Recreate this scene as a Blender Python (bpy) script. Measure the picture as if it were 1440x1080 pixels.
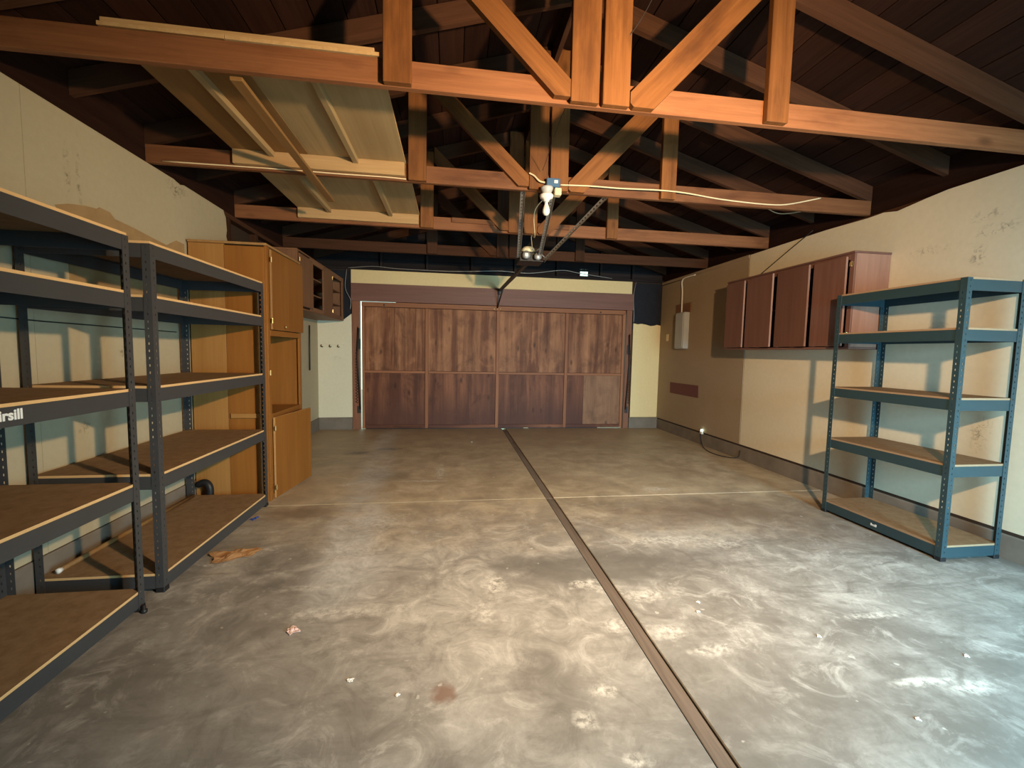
import bpy, bmesh, math, random
from mathutils import Vector, Matrix
random.seed(7)
for o in list(bpy.data.objects): bpy.data.objects.remove(o)
S = bpy.context.scene
COL = S.collection

# ------------------------------------------------------------------ camera, world, light, exposure
YAW, PITCH, ROLL, CAM_H, FPX = .1402, .0744, .0198, 1.35, 600.1
def cam_ray(a, b):
    c, s = math.cos(ROLL), math.sin(ROLL)
    a, b = c*a+s*b, -s*a+c*b
    x, u = a/FPX, -b/FPX
    y = math.cos(PITCH)+u*math.sin(PITCH); z = -math.sin(PITCH)+u*math.cos(PITCH)
    return Vector((x*math.cos(YAW)+y*math.sin(YAW), -x*math.sin(YAW)+y*math.cos(YAW), z))
cd = bpy.data.cameras.new('camera'); cam = bpy.data.objects.new('camera', cd); COL.objects.link(cam)
fw = cam_ray(0, 0); rt = (cam_ray(1, 0)-fw).normalized(); up = (cam_ray(0, -1)-fw).normalized()
m = Matrix((rt, up, -fw.normalized())).transposed().to_4x4(); m.translation = (0, 0, CAM_H)
cam.matrix_world = m
cd.sensor_width = 36; cd.lens = FPX/1440*36; cd.clip_start = .02
S.camera = cam

w = bpy.data.worlds.new('world'); S.world = w; w.use_nodes = True
bg = w.node_tree.nodes['Background']; bg.inputs[0].default_value = (.70, 1.0, .86, 1); bg.inputs[1].default_value = 1.8

S.view_settings.view_transform = 'Standard'; S.view_settings.look = 'None'
S.view_settings.gamma = 1; S.view_settings.use_curve_mapping = False
S.view_settings.exposure = 0.0

KEY_POS = (1.30, .28, 2.10)      # bulb hanging from the roof beside the viewer
KEY_W = 860; KEY_COL = (1.0, .68, .38); KEY_AIM = (-.12, 1.0, -.26)
DOOR_W = 290; DOOR_COL = (.35, .75, 1.0)
def area_light(name, loc, rot, sx, sy, watts, col):
    l = bpy.data.lights.new(name, 'AREA'); l.shape = 'RECTANGLE'; l.size = sx; l.size_y = sy; l.energy = watts; l.color = col; l.spread = math.radians(130)
    o = bpy.data.objects.new(name, l); COL.objects.link(o); o.location = loc; o.rotation_euler = rot
    return o
# daylight entering by the open side doorway in the rear wall
RY = -1.30
area_light('doorway_daylight', (2.78, RY-.06, 1.06), (math.radians(58), 0, math.radians(6)), 1.0, 1.96, DOOR_W, DOOR_COL)

# ------------------------------------------------------------------ helpers
WM = {}
def place(o, M, parent=None):
    WM[o.name] = M.copy()
    if parent is not None:
        o.parent = parent
        o.matrix_basis = WM[parent.name].inverted() @ M
    else:
        o.matrix_basis = M
    return o
def tag(o, label=None, cat=None, group=None, kind=None):
    if label: o['label'] = label
    if cat: o['category'] = cat
    if group: o['group'] = group
    if kind: o['kind'] = kind
    return o
def thing(name, label, cat, loc, group=None):
    o = bpy.data.objects.new(name, None); COL.objects.link(o); o.empty_display_size = .1
    place(o, Matrix.Translation(loc)); return tag(o, label, cat, group)
def meshobj(name, me, mats, parent=None, M=Matrix()):
    o = bpy.data.objects.new(name, me); COL.objects.link(o)
    if not isinstance(mats, (list, tuple)): mats = [mats]
    if len(me.materials) == 0:
        for q in mats: me.materials.append(q)
    place(o, M, parent); return o
def bm_mesh(bm, name, smooth=False):
    me = bpy.data.meshes.new(name); bmesh.ops.recalc_face_normals(bm, faces=bm.faces[:]); bm.to_mesh(me); bm.free()
    if smooth:
        for p in me.polygons: p.use_smooth = True
    return me
_cache = {}
def bm_box(bm, lo, hi, bev=0):
    r = bmesh.ops.create_cube(bm, size=1)
    vs = r['verts']
    for v in vs: v.co = Vector([lo[i]+(v.co[i]+.5)*(hi[i]-lo[i]) for i in range(3)])
    if bev:
        es = list({e for v in vs for e in v.link_edges})
        bmesh.ops.bevel(bm, geom=es, offset=bev, segments=1, affect='EDGES')
def box_mesh(size, bev, mat, edge_mat=None):
    key = tuple(round(s, 4) for s in size)+(round(bev, 4), mat.name, edge_mat.name if edge_mat else '')
    if key in _cache: return _cache[key]
    bm = bmesh.new(); bm_box(bm, [-s/2 for s in size], [s/2 for s in size], min(bev, min(size)*.3))
    me = bm_mesh(bm, 'box'); me.materials.append(mat)
    if edge_mat:
        me.materials.append(edge_mat)
        for p in me.polygons:
            if abs(p.normal.z) < .9: p.material_index = 1
    _cache[key] = me; return me
def board(name, p0, p1, width, thick, n, mat, parent=None, bev=.003, edge_mat=None):
    """a board from p0 to p1: local X along it (the grain), local Z = its face normal n"""
    p0, p1, n = Vector(p0), Vector(p1), Vector(n)
    x = (p1-p0); L = x.length; x.normalize()
    y = n.cross(x).normalized(); z = x.cross(y)
    M = Matrix((x, y, z)).transposed().to_4x4(); M.translation = (p0+p1)/2
    return meshobj(name, box_mesh((L, width, thick), bev, mat, edge_mat), mat, parent, M)
def slab(name, lo, hi, mat, parent=None, grain='X', bev=.002, edge_mat=None):
    """an axis-aligned box lo..hi whose grain runs along the given axis"""
    lo, hi = Vector(lo), Vector(hi); c = (lo+hi)/2; d = hi-lo
    if grain == 'X': return board(name, (lo.x, c.y, c.z), (hi.x, c.y, c.z), d.y, d.z, (0, 0, 1), mat, parent, bev, edge_mat)
    if grain == 'Y': return board(name, (c.x, lo.y, c.z), (c.x, hi.y, c.z), d.x, d.z, (0, 0, 1), mat, parent, bev, edge_mat)
    return board(name, (c.x, c.y, lo.z), (c.x, c.y, hi.z), d.y, d.x, (1, 0, 0), mat, parent, bev, edge_mat)
def poly_board(name, pts, y0, y1, ang, mat, parent=None):
    """outline pts (X,Z) in an XZ plane, y0..y1 thick, grain along angle ang"""
    cx = sum(p[0] for p in pts)/len(pts); cz = sum(p[1] for p in pts)/len(pts)
    x = Vector((math.cos(ang), 0, math.sin(ang))); y = Vector((0, 1, 0)); z = x.cross(y)
    M = Matrix((x, y, z)).transposed().to_4x4(); M.translation = (cx, (y0+y1)/2, cz); Mi = M.inverted()
    bm = bmesh.new(); rings = []
    for yy in (y0, y1): rings.append([bm.verts.new(Mi @ Vector((p[0], yy, p[1]))) for p in pts])
    bm.faces.new(rings[0]); bm.faces.new(rings[1][::-1]); k = len(pts)
    for i in range(k): bm.faces.new((rings[0][i], rings[1][i], rings[1][(i+1) % k], rings[0][(i+1) % k]))
    return meshobj(name, bm_mesh(bm, name), mat, parent, M)
def wall_poly(name, pts, x0, x1, mat, parent=None, subdiv=0):
    """outline pts (Y,Z) extruded x0..x1, mesh in world coordinates"""
    bm = bmesh.new(); rings = []
    for xx in (x0, x1): rings.append([bm.verts.new((xx, p[0], p[1])) for p in pts])
    bm.faces.new(rings[0]); bm.faces.new(rings[1][::-1]); k = len(pts)
    for i in range(k): bm.faces.new((rings[0][i], rings[1][i], rings[1][(i+1) % k], rings[0][(i+1) % k]))
    return meshobj(name, bm_mesh(bm, name), mat, parent)
def back_poly(name, pts, y0, y1, mat, parent=None):
    bm = bmesh.new(); rings = []
    for yy in (y0, y1): rings.append([bm.verts.new((p[0], yy, p[1])) for p in pts])
    bm.faces.new(rings[0]); bm.faces.new(rings[1][::-1]); k = len(pts)
    for i in range(k): bm.faces.new((rings[0][i], rings[1][i], rings[1][(i+1) % k], rings[0][(i+1) % k]))
    return meshobj(name, bm_mesh(bm, name), mat, parent)
def wbox(name, lo, hi, mat, parent=None, bev=.002):
    """axis-aligned box with its mesh in world coordinates (for painted walls and slabs)"""
    bm = bmesh.new(); bm_box(bm, lo, hi, bev); return meshobj(name, bm_mesh(bm, name), mat, parent)
def bm_tube(bm, pts, r, sides=8, close=True):
    pts = [Vector(p) for p in pts]; rings = []; prev = None
    for i, p in enumerate(pts):
        t = (pts[min(i+1, len(pts)-1)]-pts[max(i-1, 0)]).normalized()
        a = prev if prev is not None else (Vector((0, 0, 1)) if abs(t.z) < .9 else Vector((1, 0, 0)))
        a = (a-t*a.dot(t)).normalized(); prev = a; b = t.cross(a)
        rr = r[i] if isinstance(r, (list, tuple)) else r
        rings.append([bm.verts.new(p+(a*math.cos(2*math.pi*k/sides)+b*math.sin(2*math.pi*k/sides))*rr) for k in range(sides)])
    for A, B in zip(rings, rings[1:]):
        for k in range(sides): bm.faces.new((A[k], A[(k+1) % sides], B[(k+1) % sides], B[k]))
    if close: bm.faces.new(rings[0][::-1]); bm.faces.new(rings[-1])
def spline(pts, n=8):
    pts = [Vector(p) for p in pts]; out = []
    P = [pts[0]*2-pts[1]]+pts+[pts[-1]*2-pts[-2]]
    for i in range(1, len(P)-2):
        for k in range(n):
            t = k/n; a, b, c, d = P[i-1], P[i], P[i+1], P[i+2]
            out.append(.5*((2*b)+(c-a)*t+(2*a-5*b+4*c-d)*t*t+(3*b-a-3*c+d)*t*t*t))
    out.append(pts[-1]); return out
def tube(name, pts, r, mat, parent=None, smooth=True, sides=8, curve=False):
    bm = bmesh.new(); bm_tube(bm, spline(pts) if curve else pts, r, sides); return meshobj(name, bm_mesh(bm, name, smooth), mat, parent)
def lathe(name, prof, c, mat, parent=None, axis=(0, 0, 1), sides=24):
    """profile [(radius, height)] turned about axis from c"""
    z = Vector(axis).normalized(); x = z.orthogonal().normalized(); y = z.cross(x)
    M = Matrix((x, y, z)).transposed().to_4x4(); M.translation = c
    bm = bmesh.new(); rings = []
    for r, h in prof: rings.append([bm.verts.new((max(r, 1e-4)*math.cos(2*math.pi*k/sides), max(r, 1e-4)*math.sin(2*math.pi*k/sides), h)) for k in range(sides)])
    for A, B in zip(rings, rings[1:]):
        for k in range(sides): bm.faces.new((A[k], A[(k+1) % sides], B[(k+1) % sides], B[k]))
    bm.faces.new(rings[0][::-1]); bm.faces.new(rings[-1])
    return meshobj(name, bm_mesh(bm, name, True), mat, parent, M)

# ------------------------------------------------------------------ materials
class NT:
    def __init__(s, name, rough=.6, spec=.3, metal=0):
        s.m = bpy.data.materials.new(name); s.m.use_nodes = True; s.t = s.m.node_tree
        s.b = s.t.nodes['Principled BSDF']; s.b.inputs['Roughness'].default_value = rough
        s.b.inputs['Specular IOR Level'].default_value = spec; s.b.inputs['Metallic'].default_value = metal
        s.tc = s.t.nodes.new('ShaderNodeTexCoord'); s.pos = s.tc.outputs['Object']; s.memo = {}
    def n(s, kind, **kw):
        q = s.t.nodes.new(kind)
        for k, v in kw.items(): setattr(q, k, v)
        return q
    def put(s, sock, v):
        if hasattr(v, 'is_output') or isinstance(v, bpy.types.NodeSocket): s.t.links.new(v, sock)
        elif isinstance(v, (tuple, list)) and len(v) == 3 and sock.type == 'RGBA': sock.default_value = (*v, 1)
        else: sock.default_value = v
    def noise(s, scale, vec=None, detail=6, rough=.6, dist=0):
        key = ('f', scale, detail, rough, dist)
        if vec is None and key in s.memo: return s.memo[key]
        q = s.n('ShaderNodeTexNoise'); q.inputs['Scale'].default_value = scale; q.inputs['Detail'].default_value = detail
        if vec is None: s.memo[key] = q.outputs['Fac']
        q.inputs['Roughness'].default_value = rough; q.inputs['Distortion'].default_value = dist
        s.put(q.inputs['Vector'], vec if vec is not None else s.pos); return q.outputs['Fac']
    def noisec(s, scale, vec=None, detail=4):
        q = s.n('ShaderNodeTexNoise'); q.inputs['Scale'].default_value = scale; q.inputs['Detail'].default_value = detail
        s.put(q.inputs['Vector'], vec if vec is not None else s.pos); return q.outputs['Color']
    def ramp(s, f, a, b, lo=0., hi=1.):
        q = s.n('ShaderNodeMapRange'); q.clamp = True
        for i, v in enumerate((a, b, lo, hi)): q.inputs[i+1].default_value = v
        s.put(q.inputs[0], f); return q.outputs[0]
    def math(s, op, a, b=0.):
        q = s.n('ShaderNodeMath', operation=op); s.put(q.inputs[0], a); s.put(q.inputs[1], b); return q.outputs[0]
    def vmath(s, op, a, b=(0, 0, 0)):
        q = s.n('ShaderNodeVectorMath', operation=op); s.put(q.inputs[0], a)
        if isinstance(b, tuple): q.inputs[1].default_value = b
        else: s.put(q.inputs[1], b)
        return q.outputs['Value' if op in ('LENGTH', 'DISTANCE') else 'Vector']
    def mix(s, f, a, b, mode='MIX'):
        q = s.n('ShaderNodeMix', data_type='RGBA', blend_type=mode)
        s.put(q.inputs[0], f); s.put(q.inputs[6], a); s.put(q.inputs[7], b); return q.outputs[2]
    def scale(s, v, k): return s.vmath('MULTIPLY', v, k)
    def rand(s): return s.n('ShaderNodeObjectInfo').outputs['Random']
    def color(s, c): s.put(s.b.inputs['Base Color'], c); return s
    def rough(s, r): s.put(s.b.inputs['Roughness'], r); return s
    def bump(s, h, strength=.3, dist=.01):
        q = s.n('ShaderNodeBump'); q.inputs['Strength'].default_value = strength; q.inputs['Distance'].default_value = dist
        s.put(q.inputs['Height'], h); s.t.links.new(q.outputs['Normal'], s.b.inputs['Normal']); return s
    def sep(s, i, v=None):
        q = s.n('ShaderNodeSeparateXYZ'); s.put(q.inputs[0], v if v is not None else s.pos); return q.outputs[i]
    def spot(s, c, r, soft=.35, wob=.35, wscale=3.):
        """0..1 mask of a ragged blotch round c with radii r (world metres)"""
        d = s.vmath('MULTIPLY', s.vmath('SUBTRACT', s.pos, c), tuple(1/q for q in r))
        wscale = min((1.3, 4., 9., 20.), key=lambda k: abs(math.log(k/wscale)))
        if ('c', wscale) not in s.memo: s.memo[('c', wscale)] = s.vmath('SUBTRACT', s.noisec(wscale), (.5, .5, .5))
        nz = s.vmath('MULTIPLY', s.memo[('c', wscale)], (wob*4, wob*4, wob*4))
        L = s.vmath('LENGTH', s.vmath('ADD', d, nz))
        return s.ramp(L, 1+soft, 1-soft)
def plain(name, col, rough=.6, spec=.3, metal=0, var=.12, sc=6):
    q = NT(name, rough, spec, metal); f = q.noise(sc, detail=5)
    q.color(q.mix(f, tuple(c*(1-var) for c in col), tuple(min(1, c*(1+var)) for c in col))); return q.m
def wood(name, dark, light, rough=.65, grain=1., var=.35, spec=.25, blot=None, knots=0.):
    q = NT(name, rough, spec)
    off = q.n('ShaderNodeCombineXYZ'); r = q.rand()
    q.put(off.inputs[0], q.math('MULTIPLY', r, 37.)); q.put(off.inputs[1], q.math('MULTIPLY', r, 13.)); q.put(off.inputs[2], q.math('MULTIPLY', r, 7.))
    v = q.vmath('ADD', q.pos, off.outputs[0])
    g1 = q.noise(1, q.scale(v, (1.2*grain, 22*grain, 22*grain)), 6, .65, .6)
    g2 = q.noise(1, q.scale(v, (3*grain, 110*grain, 110*grain)), 3, .5)
    f = q.math('ADD', q.math('MULTIPLY', g1, .75), q.math('MULTIPLY', g2, .3))
    c = q.mix(q.ramp(f, .3, .75), dark, light)
    pv = q.math('ADD', q.math('MULTIPLY', r, var), 1-var/2)
    c = q.mix(1., c, q.n('ShaderNodeCombineColor').outputs[0], 'MULTIPLY')
    cc = c.node.inputs[7].links[0].from_node
    for i in range(3): q.put(cc.inputs[i], pv)
    if blot:
        c = q.mix(q.ramp(q.noise(1, q.scale(v, (1.5, 5, 5)), 5), .52, .72, 0, .75), c, blot)
    if knots:
        vo = q.n('ShaderNodeTexVoronoi'); q.put(vo.inputs['Vector'], q.scale(v, (2.2, 5, 5))); vo.inputs['Scale'].default_value = 1
        c = q.mix(q.ramp(vo.outputs['Distance'], .16, .05, 0, knots), c, tuple(k*.3 for k in dark))
    q.color(c); q.bump(f, .25, .002); return q.m

M = {}
M['truss'] = wood('truss_fir', (.135, .048, .018), (.255, .108, .046), .6, blot=(.085, .030, .013), knots=.5)
M['web'] = wood('brace_fir', (.12, .041, .010), (.24, .094, .026), .6, blot=(.065, .022, .007), knots=.6)
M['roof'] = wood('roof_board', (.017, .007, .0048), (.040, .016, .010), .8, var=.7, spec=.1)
M['rafter'] = wood('rafter_fir', (.042, .018, .010), (.085, .037, .019), .75, var=.5, spec=.1)
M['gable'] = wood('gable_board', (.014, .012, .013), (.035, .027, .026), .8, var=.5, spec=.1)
M['ply'] = wood('pale_plywood', (.30, .20, .09), (.43, .31, .16), .6, .5, var=.15, blot=(.28, .21, .10))
M['ply_brown'] = wood('brown_plywood', (.19, .095, .03), (.26, .14, .05), .6, .5, var=.1)
M['pine'] = wood('pale_pine', (.40, .24, .10), (.56, .37, .18), .6, knots=.7)
M['honey'] = wood('honey_plywood', (.20, .072, .012), (.295, .118, .022), .45, .6, var=.12, spec=.4)
M['honey_light'] = wood('light_honey_plywood', (.28, .13, .034), (.38, .195, .06), .5, .6, var=.1)
M['edge'] = wood('honey_edge', (.32, .165, .055), (.44, .25, .095), .6)
M['brown_cab'] = wood('brown_cabinet_wood', (.16, .075, .038), (.27, .13, .065), .55, .7, var=.25)
M['red_cab'] = wood('red_brown_cabinet_wood', (.135, .060, .046), (.205, .098, .074), .5, .7, var=.2, spec=.4)
M['red_cab_lit'] = wood('lit_red_cabinet_wood', (.22, .112, .078), (.32, .172, .12), .55, .7)  # light caught by door edges painted as a paler tone; near side shares it
M['header'] = wood('header_beam_wood', (.17, .072, .052), (.27, .125, .09), .55, .5, spec=.4)
M['jamb'] = wood('door_jamb_wood', (.17, .07, .04), (.27, .115, .065), .55)
M['strip'] = wood('joint_strip_wood', (.10, .07, .05), (.22, .165, .125), .8, blot=(.08, .055, .04))
M['steel'] = plain('charcoal_rack_steel', (.046, .046, .048), .42, .5, 0, .15)
M['steel_teal'] = plain('blue_grey_rack_steel', (.024, .050, .060), .34, .55, 0, .15)
q = NT('fibreboard', .8, .15); q.color(q.mix(q.ramp(q.noise(14, detail=8, rough=.75), .3, .7), (.20, .115, .055), (.31, .195, .105))); M['fibre'] = q.m
M['fibre_edge_dull'] = plain('dull_fibreboard_edge', (.34, .22, .13), .8, .1)
M['fibre_edge'] = plain('fibreboard_edge', (.64, .40, .18), .8, .1)
M['black'] = plain('black_plastic', (.012, .012, .013), .5, .4)
M['felt'] = plain('black_building_felt', (.018, .019, .025), .8, .2, var=.4, sc=9)
M['galv'] = plain('galvanised_steel', (.34, .33, .31), .45, .5, .6)
M['dark_steel'] = plain('dark_steel', (.05, .045, .042), .5, .5, .5)
M['grey_paint'] = plain('grey_painted_metal', (.42, .43, .42), .45, .4)
M['white_plastic'] = plain('white_plastic', (.78, .76, .70), .4, .4, var=.04)
M['cream_lens'] = plain('cream_lamp_lens', (.88, .80, .52), .4, .4, var=.04)
M['blue_box'] = plain('blue_outlet_box', (.05, .12, .22), .45, .4)
M['romex'] = plain('cream_cable_sheath', (.72, .58, .36), .5, .3, var=.06)
M['wire_dark'] = plain('dark_cable', (.03, .025, .022), .6, .3)
M['brass'] = plain('brass', (.75, .55, .25), .3, .5, .9)
M['kraft'] = plain('kraft_paper', (.36, .24, .115), .85, .1, var=.25, sc=12)
M['leather'] = plain('brown_paper_scrap', (.30, .15, .06), .75, .2, var=.35, sc=20)
M['white_print'] = plain('white_print', (.75, .75, .73), .6, .2, var=.05)
M['chip'] = plain('white_paint_chip', (.75, .72, .66), .8, .1)
M['pinkchip'] = plain('pinkish_scrap', (.70, .50, .45), .8, .1, var=.25, sc=40)
M['blue_scrap'] = plain('blue_scrap', (.04, .07, .25), .6, .3)
M['outside'] = plain('outside_paving', (.5, .5, .46), .9, .1)
M['conc_curb'] = plain('curb_concrete', (.20, .165, .13), .85, .15, var=.4, sc=5)
q = NT('bulb_glass', .25, .5); q.color((.82, .78, .68)); M['bulb'] = q.m
q = NT('lit_bulb', .3, .3); q.color((.9, .85, .7)); q.b.inputs['Emission Color'].default_value = (*KEY_COL, 1); q.b.inputs['Emission Strength'].default_value = 30; M['lit'] = q.m
q = NT('indicator_lamp', .3, .3); q.color((.7, .9, .7)); q.b.inputs['Emission Color'].default_value = (.7, 1, .8, 1); q.b.inputs['Emission Strength'].default_value = 6; M['led'] = q.m

def paint(name, col, dirt, spots=(), amt=.5):
    q = NT(name, .75, .2)
    c = q.mix(q.ramp(q.noise(1.1, detail=7, rough=.65), .35, .75, 0, amt), col, dirt)
    c = q.mix(q.ramp(q.noise(26, detail=3), .3, .7, 0, .12), c, tuple(k*.6 for k in dirt))
    for (cc, r, colr, st) in spots:
        c = q.mix(q.math('MULTIPLY', q.math('MULTIPLY', q.spot(cc, r, .7, .6, 9.), q.ramp(q.noise(24, detail=6, rough=.7, dist=1.2), .50, .66)), st*.85), c, colr)
    q.color(c); q.bump(q.noise(45, detail=4), .08, .004); return q.m
mold = (.07, .055, .04)
M['wall_l'] = paint('cream_wall_paint', (.49, .42, .28), (.42, .355, .235),
    [((-2.19, 2.85, 2.33), (.2, .014, .13), mold, .95), ((-2.19, 2.93, 2.34), (.2, .014, .13), mold, .9), ((-2.19, 3.85, 2.60), (.2, .10, .06), mold, .8),
     ((-2.19, 3.2, 1.30), (.2, .03, .03), mold, .8), ((-2.19, 2.9, .85), (.2, .04, .03), mold, .9)])
M['wall_r'] = paint('off_white_wall_paint', (.77, .67, .49), (.69, .59, .42),
    [((3.78, 2.57, 2.28), (.2, .10, .035), mold, .9), ((3.78, 2.62, 2.40), (.2, .10, .03), mold, .7), ((3.78, 2.67, 2.12), (.2, .04, .06), mold, .8),
     ((3.78, 3.0, 2.22), (.2, .14, .03), mold, .5), ((3.78, 2.55, .85), (.2, .05, .08), mold, .8), ((3.78, 2.9, 1.6), (.2, .08, .04), mold, .5)])
M['wall_tan'] = paint('tan_wall_board', (.37, .275, .18), (.31, .225, .14), [], .7)
M['wall_b'] = paint('yellow_cream_wall_paint', (.86, .67, .35), (.80, .60, .30), [((-2.0, 7.42, 1.18), (.06, .2, .03), mold, .8)], .4)
M['wall_bw'] = paint('pale_cream_wall_paint', (.80, .73, .54), (.70, .63, .45), [((-1.9, 7.42, 1.2), (.05, .2, .025), mold, .9)], .4)
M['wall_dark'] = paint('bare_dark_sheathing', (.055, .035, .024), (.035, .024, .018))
M['red_patch'] = paint('maroon_patch', (.17, .07, .065), (.14, .06, .055))

def concrete():
    q = NT('stained_concrete', .5, .35)
    n1 = q.noise(.75, detail=8, rough=.62, dist=.5); n2 = q.noise(3.2, detail=9, rough=.68, dist=.4)
    streak = q.noise(1, q.scale(q.pos, (1.6, 5.5, 1)), 8, .7, .8); fine = q.noise(34, detail=6, rough=.7)
    swirl = q.noise(4.5, detail=10, rough=.72, dist=1.4)
    c = q.mix(q.ramp(n1, .40, .62), (.20, .18, .155), (.42, .39, .345))
    c = q.mix(q.ramp(n2, .46, .68, 0, .7), c, (.58, .545, .49))
    c = q.mix(q.ramp(streak, .53, .36, 0, .7), c, (.17, .152, .13))
    c = q.mix(q.ramp(swirl, .53, .66, 0, .55), c, (.66, .62, .56))
    c = q.mix(q.ramp(swirl, .46, .34, 0, .55), c, (.16, .142, .12))
    c = q.mix(q.ramp(fine, .62, .40, 0, .22), c, (.17, .15, .125))
    c = q.mix(q.math('MULTIPLY', q.spot((.25, 2.35, 0), (1.15, 1.0, 1), .6, 0.35, 1.3), .38), c, q.mix(q.ramp(swirl, .38, .62), (.34, .305, .26), (.66, .61, .53)))   # pool of lamp light painted into the floor colour as a paler patch
    # tan, oil-darkened slab towards the overhead door
    y = q.math('ADD', q.sep(1), q.math('MULTIPLY', q.math('SUBTRACT', n2, .5), 1.6))
    c = q.mix(q.ramp(y, 2.7, 3.9, 0, .72), c, q.mix(q.ramp(n2, .35, .7), (.39, .28, .165), (.66, .50, .30)))
    c = q.mix(q.ramp(y, 5.2, 7.6, 0, .6), c, (.38, .26, .15))
    dk = (.15, .135, .115); wh = (.78, .73, .64); ru = (.24, .15, .11); br = (.17, .11, .07)
    for cc, r, col, st, so in [
        ((.95, 2.50, 0), (.62, .20, 1), dk, .75, .35), ((.45, 2.62, 0), (.22, .10, 1), dk, .6, .4), ((1.5, 2.62, 0), (.35, .12, 1), dk, .45, .5),
        ((-.75, 2.45, 0), (.45, .14, 1), dk, .4, .5), ((-1.05, 1.75, 0), (.55, .5, 1), dk, .45, .6), ((1.0, 1.35, 0), (.5, .3, 1), dk, .6, .6),
        ((.42, 1.62, 0), (.10, .22, 1), dk, .55, .6), ((1.9, 1.25, 0), (.4, .2, 1), dk, .4, .6), ((2.4, 3.35, 0), (.9, .28, 1), br, .65, .6),
        ((3.0, 2.85, 0), (.5, .25, 1), br, .5, .6), ((-1.2, 3.62, 0), (.35, .13, 1), br, .6, .5), ((-.85, 5.9, 0), (.14, .07, 1), dk, .8, .5),
        ((-1.2, 5.7, 0), (.16, .07, 1), dk, .7, .5), ((-.7, 4.65, 0), (.22, .2, 1), dk, .4, .5), ((-.02, 1.61, 0), (.042, .050, 1), ru, .9, .4),
        ((-1.15, 2.75, 0), (.06, .12, 1), dk, .6, .5), ((-1.0, 2.5, 0), (.05, .07, 1), dk, .7, .5)]:
        c = q.mix(q.math('MULTIPLY', q.spot(cc, r, so, .45, .8/min(r[0], r[1])), st), c, col)
    for cc, r, st in [((.254, 2.37, 0), (.06, .10, 1), .95), ((.79, 2.32, 0), (.09, .05, 1), .9), ((.90, 2.25, 0), (.07, .04, 1), .8), ((1.08, 2.18, 0), (.10, .05, 1), .9),
        ((.806, 1.94, 0), (.05, .05, 1), .95), ((1.06, 1.87, 0), (.08, .045, 1), .85), ((1.2, 1.72, 0), (.09, .04, 1), .6), ((.18, 2.12, 0), (.05, .09, 1), .7),
        ((2.04, 3.98, 0), (.12, .07, 1), .7), ((1.55, 2.85, 0), (.30, .055, 1), .65), ((1.95, 2.75, 0), (.15, .06, 1), .6), ((2.24, 1.87, 0), (.14, .022, 1), .9),
        ((1.98, 1.44, 0), (.13, .022, 1), .95), ((2.16, 1.39, 0), (.12, .03, 1), .8), ((-.55, 2.2, 0), (.25, .05, 1), .55), ((-.75, 2.45, 0), (.2, .03, 1), .5),
        ((-.12, 4.75, 0), (.04, .22, 1), .6), ((-.3, 4.42, 0), (.2, .03, 1), .5), ((-.55, 3.35, 0), (.22, .18, 1), .45), ((-.62, 2.9, 0), (.16, .12, 1), .45),
        ((.62, 1.55, 0), (.05, .03, 1), .8), ((.50, 1.42, 0), (.04, .04, 1), .7), ((.62, 1.25, 0), (.04, .03, 1), .8), ((3.2, 6.6, 0), (.2, .08, 1), .4), ((-1.05, 4.35, 0), (.06, .05, 1), .7)]:
        c = q.mix(q.math('MULTIPLY', q.math('MULTIPLY', q.spot(cc, r, .5, .55, 1.0/min(r[0], r[1])), q.ramp(q.noise(30, detail=6, rough=.7), .40, .58)), st*.85), c, wh)
    # pale streak of daylight from the overhead door's side gap, put into the colour
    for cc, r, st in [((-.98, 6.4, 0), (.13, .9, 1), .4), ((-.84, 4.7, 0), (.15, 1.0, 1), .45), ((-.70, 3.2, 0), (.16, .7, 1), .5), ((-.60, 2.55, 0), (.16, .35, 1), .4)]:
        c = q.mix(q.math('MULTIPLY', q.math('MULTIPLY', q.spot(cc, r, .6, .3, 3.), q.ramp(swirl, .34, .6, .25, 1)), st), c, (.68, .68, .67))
    # fine pale speckle
    c = q.mix(q.ramp(q.noise(19, detail=2, rough=.4), .73, .77, 0, .7), c, (.55, .52, .46))
    q.color(c); q.rough(q.ramp(n2, .3, .75, .38, .66)); q.bump(q.math('ADD', n2, q.math('MULTIPLY', fine, .4)), .22, .006)
    return q.m
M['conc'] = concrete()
M['filler'] = plain('pale_joint_filler', (.46, .37, .24), .85, .1, var=.3, sc=14)

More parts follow.
